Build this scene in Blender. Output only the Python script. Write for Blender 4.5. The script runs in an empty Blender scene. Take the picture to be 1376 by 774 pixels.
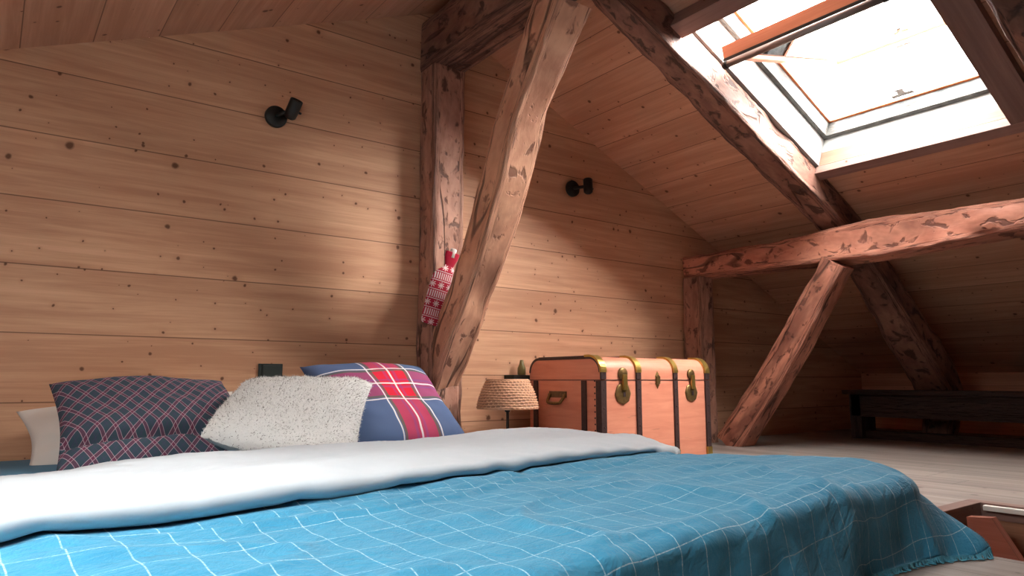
import bpy, bmesh, math, random
from mathutils import Vector, Matrix, noise
C = bpy.context.scene
COL = C.collection
PI = math.pi
random.seed(7)

# ------------------------------------------------------------------ camera
cam_d = bpy.data.cameras.new('camera'); cam = bpy.data.objects.new('camera', cam_d); COL.objects.link(cam)
cam_d.sensor_width = 36.0; cam_d.lens = 36.0 * 940.0 / 1376.0
cam_d.clip_start = 0.02
YAW, PITCH = math.radians(36.7495), math.radians(7.5148)
cam.location = (0, 0, 0)
cam.rotation_euler = (PI / 2 + PITCH, 0, -YAW)
C.camera = cam
# ------------------------------------------------------------------ view
C.view_settings.view_transform = 'Standard'
C.view_settings.look = 'None'
C.view_settings.gamma = 1.0
C.view_settings.use_curve_mapping = False
C.view_settings.exposure = 1.0
# ------------------------------------------------------------------ world: bright overcast sky
W = bpy.data.worlds.new('overcast_sky'); C.world = W; W.use_nodes = True
bg = W.node_tree.nodes['Background']
bg.inputs['Color'].default_value = (1.0, 0.985, 0.96, 1)
bg.inputs['Strength'].default_value = 18.0

def area(name, loc, target, sx, sy, power, col=(1, 1, 1)):
    l = bpy.data.lights.new(name, 'AREA'); l.shape = 'RECTANGLE'; l.size = sx; l.size_y = sy
    l.energy = power; l.color = col
    o = bpy.data.objects.new(name, l); COL.objects.link(o); o.location = loc
    o.rotation_euler = (Vector(target) - Vector(loc)).to_track_quat('-Z', 'Y').to_euler()
    return o
# fill lamp added in the unseen left skylight opening to boost its daylight
area('left_skylight_fill', (-.66, 1.05, 1.13), (.15, 1.95, -.2), 1.0, 1.4, 13, (1.0, 0.95, 0.9))
# the brightest part of the overcast sky, seen by the skylight
sun_d = bpy.data.lights.new('veiled_sun', 'SUN'); sun_d.energy = 32; sun_d.angle = math.radians(48); sun_d.color = (1, .95, .88)
sun = bpy.data.objects.new('veiled_sun', sun_d); COL.objects.link(sun)
sun.rotation_euler = Vector((-.50, .78, -.62)).to_track_quat('-Z', 'Y').to_euler()
# portals only guide the sampling of the sky through the openings
def portal(name, loc, rot, sx, sy):
    l = bpy.data.lights.new(name, 'AREA'); l.shape = 'RECTANGLE'; l.size = sx; l.size_y = sy; l.cycles.is_portal = True
    o = bpy.data.objects.new(name, l); COL.objects.link(o); o.location = loc; o.rotation_euler = rot
portal('portal_skylight', (2.036 + 1.52 * .912 + .36 * .41, 1.71, 2.208 - 1.52 * .41 + .36 * .912), (0, math.atan(.45), 0), 1.5, 1.25)
portal('portal_left_skylight', (2.036 - 2.9 * .925 - .40 * .379, 1.05, 2.208 - 2.9 * .379 + .40 * .925), (0, -math.atan(.41), 0), 1.4, 1.9)

# ------------------------------------------------------------------ node helpers
def new_mat(name):
    m = bpy.data.materials.new(name); m.use_nodes = True
    nt = m.node_tree
    b = nt.nodes['Principled BSDF']
    return m, nt, b
class N:
    def __init__(s, nt): s.nt = nt
    def n(s, t, **k):
        x = s.nt.nodes.new(t)
        for a, v in k.items(): setattr(x, a, v)
        return x
    def link(s, a, b): s.nt.links.new(a, b)
    def val(s, sock, v):
        if isinstance(v, (int, float, tuple, list)): sock.default_value = v
        else: s.link(v, sock)
    def math(s, op, a, b=None, c=None, clamp=False):
        x = s.n('ShaderNodeMath', operation=op); x.use_clamp = clamp
        s.val(x.inputs[0], a)
        if b is not None: s.val(x.inputs[1], b)
        if c is not None: s.val(x.inputs[2], c)
        return x.outputs[0]
    def xyz(s, x, y, z=0.0):
        c = s.n('ShaderNodeCombineXYZ'); s.val(c.inputs[0], x); s.val(c.inputs[1], y); s.val(c.inputs[2], z); return c.outputs[0]
    def sep(s, v):
        c = s.n('ShaderNodeSeparateXYZ'); s.link(v, c.inputs[0]); return c.outputs
    def uv(s): return s.n('ShaderNodeTexCoord').outputs['UV']
    def obj(s): return s.n('ShaderNodeTexCoord').outputs['Object']
    def noise(s, vec, scale=1.0, detail=3.0, rough=0.5, dist=0.0):
        x = s.n('ShaderNodeTexNoise'); s.link(vec, x.inputs['Vector'])
        x.inputs['Scale'].default_value = scale; x.inputs['Detail'].default_value = detail
        x.inputs['Roughness'].default_value = rough; x.inputs['Distortion'].default_value = dist
        return x.outputs[0]
    def ramp(s, fac, stops, interp='LINEAR'):
        r = s.n('ShaderNodeValToRGB'); cr = r.color_ramp; cr.interpolation = interp
        while len(cr.elements) < len(stops): cr.elements.new(0.5)
        for e, (p, c) in zip(cr.elements, stops):
            e.position = p
            e.color = (c, c, c, 1) if isinstance(c, (int, float)) else (*c, 1)
        s.link(fac, r.inputs[0]); return r.outputs[0]
    def mix(s, f, a, b, mode='MIX'):
        x = s.n('ShaderNodeMix', data_type='RGBA', blend_type=mode)
        s.val(x.inputs[0], f)
        for sock, v in ((x.inputs[6], a), (x.inputs[7], b)):
            if isinstance(v, tuple): sock.default_value = (*v, 1)
            else: s.link(v, sock)
        return x.outputs[2]
    def bump(s, h, strength=0.3, dist=0.01, bsdf=None):
        x = s.n('ShaderNodeBump'); x.inputs['Strength'].default_value = strength; x.inputs['Distance'].default_value = dist
        s.link(h, x.inputs['Height'])
        if bsdf: s.link(x.outputs[0], bsdf.inputs['Normal'])
        return x.outputs[0]

def planks(name, width, light, dark, knot=(.10, .035, .015), seam=.0035, knot_scale=4.2, knot_on=.45, length=None, rough=.55, grain=1.0, tone=.22, seam_col=(.09, .035, .015)):
    """boards from the UV map in metres: u along the board, v across"""
    m, nt, b = new_mat(name); k = N(nt)
    u, v, _ = k.sep(k.uv())
    row = k.math('FLOOR', k.math('DIVIDE', v, width))
    wn = k.n('ShaderNodeTexWhiteNoise', noise_dimensions='1D'); k.link(row, wn.inputs['W']); rnd = wn.outputs[0]
    fv = k.math('FRACT', k.math('DIVIDE', v, width))
    ush = k.math('ADD', u, k.math('MULTIPLY', rnd, 37.0))
    # grain
    g1 = k.noise(k.xyz(k.math('MULTIPLY', ush, 1.3), k.math('MULTIPLY', v, 26.0), rnd), 1.0, 5, .6, .8)
    g2 = k.noise(k.xyz(k.math('MULTIPLY', ush, 5.0), k.math('MULTIPLY', v, 160.0), rnd), 1.0, 3, .6, .2)
    g3 = k.noise(k.xyz(k.math('MULTIPLY', ush, .8), k.math('MULTIPLY', v, 5.0), rnd), 1.0, 2, .5, .5)
    gg = k.math('ADD', k.math('ADD', k.math('MULTIPLY', g1, .62 * grain), k.math('MULTIPLY', g2, .22 * grain)), k.math('MULTIPLY', g3, .55))
    col = k.mix(k.ramp(gg, [(.50, 0.0), (.80, 1.0)]), light, dark)
    tonev = k.math('ADD', k.math('MULTIPLY', rnd, tone), 1.0 - tone / 2)
    col = k.mix(1.0, col, k.xyz(tonev, tonev, tonev), 'MULTIPLY')
    # knots
    def knots(sc, r, on, seed):
        vo = k.n('ShaderNodeTexVoronoi', voronoi_dimensions='2D'); vo.inputs['Scale'].default_value = sc
        wob = k.noise(k.xyz(ush, v, 3.0), 30, 1, .5)
        k.link(k.xyz(k.math('ADD', k.math('ADD', ush, seed), k.math('MULTIPLY', wob, .012)), k.math('ADD', k.math('MULTIPLY', v, .95), k.math('MULTIPLY', wob, .008))), vo.inputs['Vector'])
        cs = k.sep(vo.outputs['Color'])
        rr = k.math('MULTIPLY_ADD', k.math('MULTIPLY', cs[1], cs[2]), r * 2.0, r * .5)
        core = k.ramp(k.math('DIVIDE', vo.outputs['Distance'], rr), [(.35, 1.0), (.7, 0.0)])
        halo = k.ramp(k.math('DIVIDE', vo.outputs['Distance'], k.math('MULTIPLY', rr, 2.6)), [(.2, 1.0), (.9, 0.0)])
        gate = k.math('LESS_THAN', cs[0], on)
        return k.math('MULTIPLY', core, gate), k.math('MULTIPLY', halo, gate)
    k1, h1 = knots(knot_scale, .06, knot_on, 0.0)
    k2, h2 = knots(knot_scale * 1.9, .06, knot_on * .6, 5.3)
    hal = k.math('MAXIMUM', h1, h2); kk = k.math('MAXIMUM', k1, k2)
    col = k.mix(k.math('MULTIPLY', hal, .45), col, dark)
    col = k.mix(k.math('MULTIPLY', kk, .85), col, knot)
    # seams
    e = k.math('MULTIPLY', k.math('MINIMUM', fv, k.math('SUBTRACT', 1.0, fv)), width)
    sm = k.ramp(k.math('DIVIDE', e, seam), [(.35, 1.0), (1.0, 0.0)])
    if length:
        fu = k.math('FRACT', k.math('DIVIDE', k.math('ADD', u, k.math('MULTIPLY', rnd, 9.7)), length))
        e2 = k.math('MULTIPLY', k.math('MINIMUM', fu, k.math('SUBTRACT', 1.0, fu)), length)
        sm = k.math('MAXIMUM', sm, k.ramp(k.math('DIVIDE', e2, seam), [(.35, 1.0), (1.0, 0.0)]))
    col = k.mix(k.math('MULTIPLY', sm, .75), col, seam_col)
    k.link(col, b.inputs['Base Color'])
    b.inputs['Roughness'].default_value = rough
    b.inputs['Specular IOR Level'].default_value = .25
    k.bump(k.math('SUBTRACT', k.math('MULTIPLY', g1, .15), sm), .25, .002, b)
    return m

def timber(name, light, mid, dark, amount=.5, rough=.6):
    """hand hewn old timber: UV in metres, u along the beam"""
    m, nt, b = new_mat(name); k = N(nt)
    u, v, _ = k.sep(k.uv())
    oi = k.n('ShaderNodeObjectInfo').outputs['Random']
    uu = k.math('ADD', u, k.math('MULTIPLY', oi, 17.0))
    a = k.noise(k.xyz(k.math('MULTIPLY', uu, 2.2), k.math('MULTIPLY', v, 22.0), 0.0), 1.0, 5, .62, .5)
    c = k.noise(k.xyz(k.math('MULTIPLY', uu, 10.0), k.math('MULTIPLY', v, 95.0), 4.0), 1.0, 3, .6, .5)
    f = k.noise(k.xyz(k.math('MULTIPLY', uu, 9.0), k.math('MULTIPLY', v, 150.0), 4.0), 1.0, 3, .6, .3)
    s = k.math('ADD', k.math('MULTIPLY', a, .6), k.math('MULTIPLY', f, .4))
    col = k.mix(k.ramp(s, [(.40, 0.0), (.62, 1.0)]), light, mid)
    pit = k.ramp(c, [(.59 - .06 * amount, 0.0), (.66 - .05 * amount, 1.0)])
    col = k.mix(k.math('MULTIPLY', pit, .8), col, dark)
    a2 = k.noise(k.xyz(k.math('MULTIPLY', uu, 1.0), k.math('MULTIPLY', v, 16.0), 9.0), 1.0, 5, .65, .3)
    col = k.mix(k.math('MULTIPLY', k.ramp(a2, [(.58 - .12 * amount, 0.0), (.72 - .12 * amount, 1.0)]), .65), col, dark)
    # long drying cracks
    cr = k.noise(k.xyz(k.math('MULTIPLY', uu, .35), k.math('MULTIPLY', v, 15.0), 7.0), 1.0, 3, .5, .1)
    crk = k.ramp(k.math('ABSOLUTE', k.math('SUBTRACT', cr, .47)), [(.003, 1.0), (.008, 0.0)])
    col = k.mix(k.math('MULTIPLY', crk, .75), col, (.035, .014, .01))
    k.link(col, b.inputs['Base Color']); b.inputs['Roughness'].default_value = rough
    b.inputs['Specular IOR Level'].default_value = .35
    h = k.math('SUBTRACT', k.math('ADD', k.math('MULTIPLY', s, .6), k.math('MULTIPLY', pit, -.35)), crk)
    k.bump(h, .7, .012, b)
    return m

def plain(name, col, rough=.5, metal=0.0, var=.12, scale=18, spec=.5, bump=0.0):
    m, nt, b = new_mat(name); k = N(nt)
    nz = k.noise(k.obj(), scale, 3, .55)
    d = tuple(max(0, c * (1 - var * 2)) for c in col)
    k.link(k.mix(nz, d, tuple(min(1, c * (1 + var)) for c in col)), b.inputs['Base Color'])
    b.inputs['Roughness'].default_value = rough; b.inputs['Metallic'].default_value = metal
    b.inputs['Specular IOR Level'].default_value = spec
    if bump: k.bump(nz, bump, .01, b)
    return m

def stripes(k, coord, period, bands):
    """mask list: bands = [(start,end)] inside one period (0..1)"""
    fr = k.math('FRACT', k.math('DIVIDE', coord, period))
    tot = None
    for a, b_ in bands:
        x = k.math('MULTIPLY', k.math('GREATER_THAN', fr, a), k.math('LESS_THAN', fr, b_))
        tot = x if tot is None else k.math('MAXIMUM', tot, x)
    return tot

# ------------------------------------------------------------------ materials
M = {}
M['gable'] = planks('pine_wall_boards', .28, (.74, .44, .27), (.54, .28, .165), tone=.08, knot_on=.75, knot_scale=4.8)
M['gable_r'] = planks('pine_wall_boards_right', .2675, (.72, .43, .27), (.52, .28, .17), tone=.08, knot_on=.75, knot_scale=4.8)
M['ceil'] = planks('pine_ceiling_boards', .262, (.70, .40, .265), (.52, .27, .17), tone=.12, knot_on=.75)
M['ceil_l'] = planks('pine_ceiling_boards_left', .279, (.64, .35, .23), (.48, .24, .145), tone=.12, knot_on=.4)
M['floor'] = planks('grey_floor_boards', .19, (.35, .29, .26), (.22, .175, .155), knot=(.12, .09, .08), knot_on=.12, length=1.6, rough=.5, seam=.003, seam_col=(.07, .055, .05))
M['timber'] = timber('old_timber_light', (.74, .40, .255), (.55, .255, .16), (.20, .08, .05), .35)
M['timber_red'] = timber('old_timber_red', (.64, .28, .185), (.45, .165, .11), (.10, .035, .025), .75)
M['timber_dark'] = timber('old_timber_dark', (.34, .175, .125), (.20, .09, .065), (.035, .018, .015), .9)
M['timber_post'] = timber('old_timber_post', (.52, .28, .20), (.32, .145, .10), (.07, .03, .022), .8)
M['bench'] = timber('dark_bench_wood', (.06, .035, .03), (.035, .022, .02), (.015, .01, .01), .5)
M['casing'] = planks('skylight_casing_wood', .5, (.30, .185, .155), (.21, .12, .10), knot_on=.2)
M['reveal'] = planks('skylight_reveal_wood', .5, (.29, .19, .135), (.20, .12, .08), knot_on=.3)
M['sash'] = planks('skylight_sash_pine', .5, (.62, .27, .16), (.48, .19, .11), knot_on=.1)
M['white_lining'] = plain('white_skylight_lining', (.34, .34, .33), .6)
def gasket():
    m, nt, b = new_mat('weathered_grey_frame'); k = N(nt)
    u, v, _ = k.sep(k.uv())
    z = k.noise(k.xyz(k.math('MULTIPLY', u, 14.0), k.math('MULTIPLY', v, 60.0), 0.0), 1.0, 4, .7, .5)
    k.link(k.ramp(z, [(.35, (.05, .05, .048)), (.65, (.17, .17, .16))]), b.inputs['Base Color']); b.inputs['Roughness'].default_value = .7
    return m
M['grey_frame'] = gasket()
M['orange'] = plain('orange_pine_bead', (.70, .20, .07), .5)
M['metal_dark'] = plain('dark_metal', (.035, .038, .036), .45, .3)
M['metal_grey'] = plain('grey_aluminium', (.35, .32, .31), .4, .7)
M['black'] = plain('black_matt_paint', (.012, .014, .013), .5, 0, .1, 30, .4)
M['lens'] = plain('spot_lens', (.45, .38, .36), .15, .6)
M['switch'] = plain('anthracite_plastic', (.030, .040, .038), .45)
M['brass'] = plain('brass', (.52, .36, .10), .33, .85, .2, 40)
M['brass_old'] = plain('tarnished_brass', (.30, .19, .075), .42, .8, .3, 60, .5, .2)
M['iron'] = plain('brown_iron_strap', (.065, .034, .033), .5, .2, .25, 60, .5, .2)
M['leather'] = plain('worn_leather', (.16, .085, .035), .55, 0, .3, 60)
M['white_strip'] = plain('white_rail_paint', (.85, .83, .78), .4)
M['stair'] = planks('stair_wood', .4, (.36, .12, .08), (.26, .08, .05), knot_on=.3)
M['stair_lining'] = planks('stair_lining_boards', .17, (.33, .165, .095), (.22, .10, .055), knot_on=.4)
M['stair_orange'] = planks('stair_orange_board', .3, (.62, .23, .06), (.5, .17, .05), knot_on=.1)
M['olive'] = plain('olive_glass', (.16, .13, .04), .3)

def trunk_mat():
    m, nt, b = new_mat('trunk_varnished_panel'); k = N(nt)
    o = k.obj(); x, y, z = k.sep(o)
    g = k.noise(k.xyz(k.math('MULTIPLY', x, 3.0), k.math('MULTIPLY', y, 3.0), k.math('MULTIPLY', z, 30.0)), 1.0, 4, .6, .7)
    g2 = k.noise(k.xyz(x, y, z), 5.0, 3, .5)
    c = k.mix(k.ramp(g, [(.35, 0.0), (.75, 1.0)]), (.78, .31, .20), (.64, .20, .125))
    c = k.mix(k.math('MULTIPLY', g2, .5), c, (.62, .26, .17))
    s = k.noise(k.xyz(k.math('MULTIPLY', x, 6.0), k.math('MULTIPLY', y, 6.0), k.math('MULTIPLY', z, 50.0)), 1.0, 3, .6, .3)
    c = k.mix(k.math('MULTIPLY', k.ramp(s, [(.66, 0.0), (.74, 1.0)]), .5), c, (.28, .10, .06))
    k.link(c, b.inputs['Base Color']); b.inputs['Roughness'].default_value = .42
    return m
M['trunk'] = trunk_mat()

def fabric(name, col, col2, scale=9, rough=.9, weave=900):
    m, nt, b = new_mat(name); k = N(nt)
    nz = k.noise(k.obj(), scale, 3, .6)
    k.link(k.mix(nz, col, col2), b.inputs['Base Color']); b.inputs['Roughness'].default_value = rough
    b.inputs['Specular IOR Level'].default_value = .15
    b.inputs['Sheen Weight'].default_value = .15
    k.bump(k.noise(k.obj(), weave, 1, .5), .15, .001, b)
    return m
M['duvet'] = fabric('white_brushed_cotton', (.52, .565, .61), (.58, .625, .67), 4)
M['sheet'] = fabric('blue_bed_sheet', (.035, .15, .26), (.05, .19, .31), 6)
M['linen'] = fabric('cream_pillow_linen', (.72, .66, .60), (.80, .75, .70), 6)
def fur():
    m, nt, b = new_mat('white_fleece'); k = N(nt)
    o = k.obj()
    a = k.noise(o, 26, 4, .7, .6); f = k.noise(o, 170, 2, .7)
    fl = k.ramp(f, [(.66, 0.0), (.74, 1.0)])
    col = k.mix(k.math('MULTIPLY', a, .35), (.84, .84, .83), (.64, .63, .61))
    col = k.mix(k.math('MULTIPLY', fl, .45), col, (.30, .27, .25))
    k.link(col, b.inputs['Base Color']); b.inputs['Roughness'].default_value = 1.0
    b.inputs['Specular IOR Level'].default_value = .05
    k.bump(f, .6, .006, b)
    return m
M['fur'] = fur()
def blanket_mat():
    m, nt, b = new_mat('blue_gauze_blanket'); k = N(nt)
    u, v, _ = k.sep(k.uv())
    # lines slightly crooked
    wb = k.noise(k.xyz(u, v, 0.0), 5, 2, .5)
    uu = k.math('ADD', u, k.math('MULTIPLY', wb, .012)); vv = k.math('ADD', v, k.math('MULTIPLY', wb, .012))
    L = k.math('MAXIMUM', stripes(k, uu, .088, [(.0, .034)]), stripes(k, vv, .128, [(.0, .020)]))
    brk = k.ramp(k.noise(k.xyz(u, v, 2.0), 130, 2, .6), [(.35, .25), (.6, 1.0)])
    nz = k.noise(k.xyz(u, v, 5.0), 7, 4, .65)
    base = k.mix(nz, (.022, .175, .31), (.050, .275, .435))
    col = k.mix(k.math('MULTIPLY', k.math('MULTIPLY', L, brk), .68), base, (.55, .70, .76))
    k.link(col, b.inputs['Base Color']); b.inputs['Roughness'].default_value = .95
    b.inputs['Specular IOR Level'].default_value = .1; b.inputs['Sheen Weight'].default_value = .2
    k.bump(k.math('ADD', k.noise(k.xyz(u, v, 0.0), 55, 3, .65, .5), k.math('MULTIPLY', k.noise(k.xyz(k.math('MULTIPLY', u, .6), v, 0.0), 13, 4, .6, 1.5), 3.0)), .38, .008, b)
    return m
M['blanket'] = blanket_mat()
M['fringe'] = fabric('blue_fringe_yarn', (.05, .24, .36), (.12, .38, .50), 40)
def tartan_small():
    m, nt, b = new_mat('slate_and_crimson_tartan'); k = N(nt)
    u, v, _ = k.sep(k.uv())
    a = math.radians(38)
    p = k.math('ADD', k.math('MULTIPLY', u, math.cos(a)), k.math('MULTIPLY', v, math.sin(a)))
    q = k.math('SUBTRACT', k.math('MULTIPLY', v, math.cos(a)), k.math('MULTIPLY', u, math.sin(a)))
    per = .047; v = k.math('MULTIPLY', v, 1.25)
    red = [(.02, .26)]; thin = [(.0, .035), (.25, .285)]; mid = [(.62, .70)]
    alt = .5
    base = k.mix(k.noise(k.xyz(u, v, 0.0), 14, 2, .5), (.045, .095, .105), (.060, .085, .13))
    for c in (p, q):
        base = k.mix(k.math('MULTIPLY', stripes(k, c, per, red), .45), base, (.24, .035, .085))
        base = k.mix(k.math('MULTIPLY', stripes(k, c, per, mid), .25), base, (.10, .06, .16))
    for c in (p, q):
        base = k.mix(k.math('MULTIPLY', stripes(k, c, per, thin), .62), base, (.70, .52, .58))
    k.link(base, b.inputs['Base Color']); b.inputs['Roughness'].default_value = .85; b.inputs['Specular IOR Level'].default_value = .15
    return m
M['tartan_small'] = tartan_small()
def tartan_big():
    m, nt, b = new_mat('navy_and_scarlet_tartan'); k = N(nt)
    u, v, _ = k.sep(k.uv())          # 0..1 over the cushion
    navy = (.085, .125, .235); redc = (.50, .03, .07); green = (.05, .12, .09); white = (.72, .70, .70); blue = (.07, .08, .30)
    def inside(c, a, b_): return k.math('MULTIPLY', k.math('GREATER_THAN', c, a), k.math('LESS_THAN', c, b_))
    wob = k.noise(k.xyz(u, v, 0.0), 3, 1, .5)
    cu = k.math('ADD', u, k.math('MULTIPLY', wob, .05)); cv = k.math('ADD', v, k.math('MULTIPLY', wob, .05))
    U0, U1, V0, V1 = .44, .74, .50, .84
    bu, bv = inside(cu, U0, U1), inside(cv, V0, V1)
    col = k.mix(0.0, navy, navy)
    col = k.mix(k.math('MULTIPLY', bu, .78), col, redc)
    col = k.mix(k.math('MULTIPLY', bv, .62), col, (.42, .03, .10))
    col = k.mix(k.math('MULTIPLY', k.math('MULTIPLY', bu, bv), .9), col, (.62, .02, .04))
    for c, a, b_ in ((cu, U0, U1), (cv, V0, V1)):
        g = k.math('MAXIMUM', inside(c, a, a + .022), inside(c, b_ - .022, b_))
        col = k.mix(k.math('MULTIPLY', g, .75), col, green)
        g = k.math('MAXIMUM', inside(c, (a + b_) / 2 - .05, (a + b_) / 2 - .028), inside(c, (a + b_) / 2 + .028, (a + b_) / 2 + .05))
        col = k.mix(k.math('MULTIPLY', g, .28), col, blue)
    for c, a, b_ in ((cu, U0, U1), (cv, V0, V1)):
        w = k.math('MAXIMUM', k.math('MAXIMUM', inside(c, a - .020, a - .008), inside(c, b_ + .008, b_ + .020)), inside(c, (a + b_) / 2 - .008, (a + b_) / 2 + .008))
        col = k.mix(k.math('MULTIPLY', w, .85), col, white)
    k.link(col, b.inputs['Base Color']); b.inputs['Roughness'].default_value = .9; b.inputs['Specular IOR Level'].default_value = .12
    return m
M['tartan_big'] = tartan_big()
def nordic():
    m, nt, b = new_mat('red_nordic_knit'); k = N(nt)
    u, v, _ = k.sep(k.uv())   # metres
    cell = .05
    fu = k.math('SUBTRACT', k.math('FRACT', k.math('DIVIDE', u, cell)), .5); fv = k.math('SUBTRACT', k.math('FRACT', k.math('DIVIDE', v, cell)), .5)
    r = k.math('SQRT', k.math('ADD', k.math('MULTIPLY', fu, fu), k.math('MULTIPLY', fv, fv)))
    ang = k.math('ARCTAN2', fv, fu)
    star = k.math('LESS_THAN', r, k.math('MULTIPLY_ADD', k.math('COSINE', k.math('MULTIPLY', ang, 8.0)), .15, .25))
    rowi = k.math('FRACT', k.math('DIVIDE', k.math('FLOOR', k.math('DIVIDE', v, cell)), 2.0))
    alt = k.math('GREATER_THAN', rowi, .25)
    bars = k.math('MULTIPLY', k.math('GREATER_THAN', k.math('FRACT', k.math('DIVIDE', u, .012)), .45), k.math('LESS_THAN', k.math('ABSOLUTE', fv), .36))
    msk = k.math('ADD', k.math('MULTIPLY', star, k.math('SUBTRACT', 1.0, alt)), k.math('MULTIPLY', bars, alt))
    band = k.math('GREATER_THAN', k.math('ABSOLUTE', fv), .46)
    msk = k.math('MAXIMUM', msk, band)
    k.link(k.mix(k.math('MULTIPLY', msk, .85), (.38, .012, .035), (.72, .60, .60)), b.inputs['Base Color'])
    b.inputs['Roughness'].default_value = .95
    k.bump(k.noise(k.xyz(u, v, 0.0), 300, 1, .5), .4, .002, b)
    return m
M['nordic'] = nordic()
M['red_knit'] = fabric('crimson_ribbed_knit', (.42, .010, .035), (.30, .008, .03), 60)
def wicker():
    m, nt, b = new_mat('woven_rattan'); k = N(nt)
    u, v, _ = k.sep(k.uv())
    row = k.math('FLOOR', v)
    sh = k.math('MULTIPLY', k.math('FRACT', k.math('MULTIPLY', row, .5)), 1.0)
    fu = k.math('FRACT', k.math('ADD', u, sh)); fv = k.math('FRACT', v)
    dash = k.math('MULTIPLY', k.math('GREATER_THAN', fv, .74), k.math('GREATER_THAN', fu, .22))
    nz = k.noise(k.xyz(u, v, 0.0), 2.2, 3, .6)
    base = k.mix(nz, (.72, .42, .25), (.52, .26, .14))
    k.link(k.mix(k.math('MULTIPLY', dash, .8), base, (.13, .045, .028)), b.inputs['Base Color']); b.inputs['Roughness'].default_value = .6
    return m
M['wicker'] = wicker()
def glass():
    m, nt, b = new_mat('window_glass'); k = N(nt)
    out = nt.nodes['Material Output']; nt.nodes.remove(b)
    tr = k.n('ShaderNodeBsdfTransparent'); tr.inputs[0].default_value = (.96, .975, .97, 1)
    gl = k.n('ShaderNodeBsdfGlossy'); gl.inputs['Roughness'].default_value = .02
    fr = k.n('ShaderNodeFresnel'); fr.inputs[0].default_value = 1.45
    mx = k.n('ShaderNodeMixShader'); k.link(fr.outputs[0], mx.inputs[0]); k.link(tr.outputs[0], mx.inputs[1]); k.link(gl.outputs[0], mx.inputs[2])
    k.link(mx.outputs[0], out.inputs[0]); return m
M['glass'] = glass()

# ------------------------------------------------------------------ mesh helpers
class MB:
    """collects geometry with a UV map; build() links ONE mesh object"""
    def __init__(s): s.v = []; s.f = []; s.uv = []; s.sm = []; s.mi = []
    def quad(s, pts, uvs=None, smooth=False, mi=0):
        n = len(s.v); s.v += [tuple(p) for p in pts]; s.f.append(tuple(range(n, n + len(pts))))
        s.uv.append(uvs or [(0, 0)] * len(pts)); s.sm.append(smooth); s.mi.append(mi)
    def box(s, x0, x1, y0, y1, z0, z1, bev=0.0, along=0, mi=0):
        """along = axis of the grain; bevelled box as 6 faces + chamfers"""
        bm = bmesh.new(); bmesh.ops.create_cube(bm, size=1)
        for v in bm.verts: v.co = Vector(((x0 + x1) / 2 + v.co.x * (x1 - x0), (y0 + y1) / 2 + v.co.y * (y1 - y0), (z0 + z1) / 2 + v.co.z * (z1 - z0)))
        if bev: bmesh.ops.bevel(bm, geom=bm.edges[:], offset=bev, segments=2, affect='EDGES', profile=.7)
        s.addbm(bm, along, mi); return s
    def addbm(s, bm, along=0, mi=0, smooth=False):
        oth = [i for i in range(3) if i != along]
        for f in bm.faces:
            n = f.normal; pts = [v.co.copy() for v in f.verts]
            ax = max(range(3), key=lambda i: abs(n[i]))
            if ax == along: uvs = [(p[oth[0]], p[oth[1]]) for p in pts]
            else:
                w = [i for i in oth if i != ax][0]
                uvs = [(p[along], p[w] + .37 * (ax + 1)) for p in pts]
            s.quad(pts, uvs, smooth, mi)
        bm.free()
    def grid(s, P, UV, smooth=True, closed_u=False, mi=0, flip=False):
        """P[i][j]"""
        n = len(s.v); I = len(P); J = len(P[0])
        for r in P: s.v += [tuple(p) for p in r]
        for i in range(I - 1):
            for j in range(J - (0 if closed_u else 1)):
                j2 = (j + 1) % J
                q = [(i, j), (i, j2), (i + 1, j2), (i + 1, j)]
                if flip: q.reverse()
                s.f.append(tuple(n + a * J + b for a, b in q))
                uv = []
                for a, b in q:
                    if closed_u and j2 == 0 and b == 0: uv.append(UV(a, J))
                    else: uv.append(UV(a, b))
                s.uv.append(uv); s.sm.append(smooth); s.mi.append(mi)
        return n
    def build(s, name, mat, parent=None, loc=None, rot=None, merge=False, bake=False):
        me = bpy.data.meshes.new(name); me.from_pydata(s.v, [], s.f)
        uvl = me.uv_layers.new(name='UVMap'); i = 0
        flat = []
        for u in s.uv:
            for a in u: flat += [a[0], a[1]]
        uvl.data.foreach_set('uv', flat)
        me.polygons.foreach_set('use_smooth', s.sm); me.polygons.foreach_set('material_index', s.mi)
        for m in (mat if isinstance(mat, list) else [mat]): me.materials.append(m)
        if merge:
            bm = bmesh.new(); bm.from_mesh(me); bmesh.ops.remove_doubles(bm, verts=bm.verts[:], dist=1e-5)
            bmesh.ops.recalc_face_normals(bm, faces=bm.faces[:]); bm.to_mesh(me); bm.free()
        o = bpy.data.objects.new(name, me); COL.objects.link(o)
        if parent: o.parent = parent
        if loc: o.location = loc
        if rot: o.rotation_euler = rot
        return o
def tag(o, label=None, cat=None, group=None, kind=None):
    if label: o['label'] = label
    if cat: o['category'] = cat
    if group: o['group'] = group
    if kind: o['kind'] = kind
    return o
def empty(name, loc=(0, 0, 0), rot=(0, 0, 0)):
    o = bpy.data.objects.new(name, None); COL.objects.link(o); o.location = loc; o.rotation_euler = rot
    o.empty_display_size = .05
    return o
def setorigin(o, p):
    """moves a mesh object's origin to p keeping the geometry in place"""
    p = Vector(p)
    for v in o.data.vertices: v.co -= p
    o.location = Vector(o.location) + p
    return o
def lathe(mb, prof, n=32, c=(0, 0, 0), axis=None, us=1.0, mi=0):
    """prof = [(r, h)] about local z (or given axis vector)"""
    q = Vector((0, 0, 1)).rotation_difference(Vector(axis).normalized()) if axis else None
    P = []
    for r, h in prof:
        row = []
        for j in range(n):
            a = 2 * PI * j / n; p = Vector((r * math.cos(a), r * math.sin(a), h))
            if q: p = q @ p
            row.append(p + Vector(c))
        P.append(row)
    mb.grid(P, lambda a, b: (b / n * us, prof[a][1]), True, True, mi)
    return mb
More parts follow.
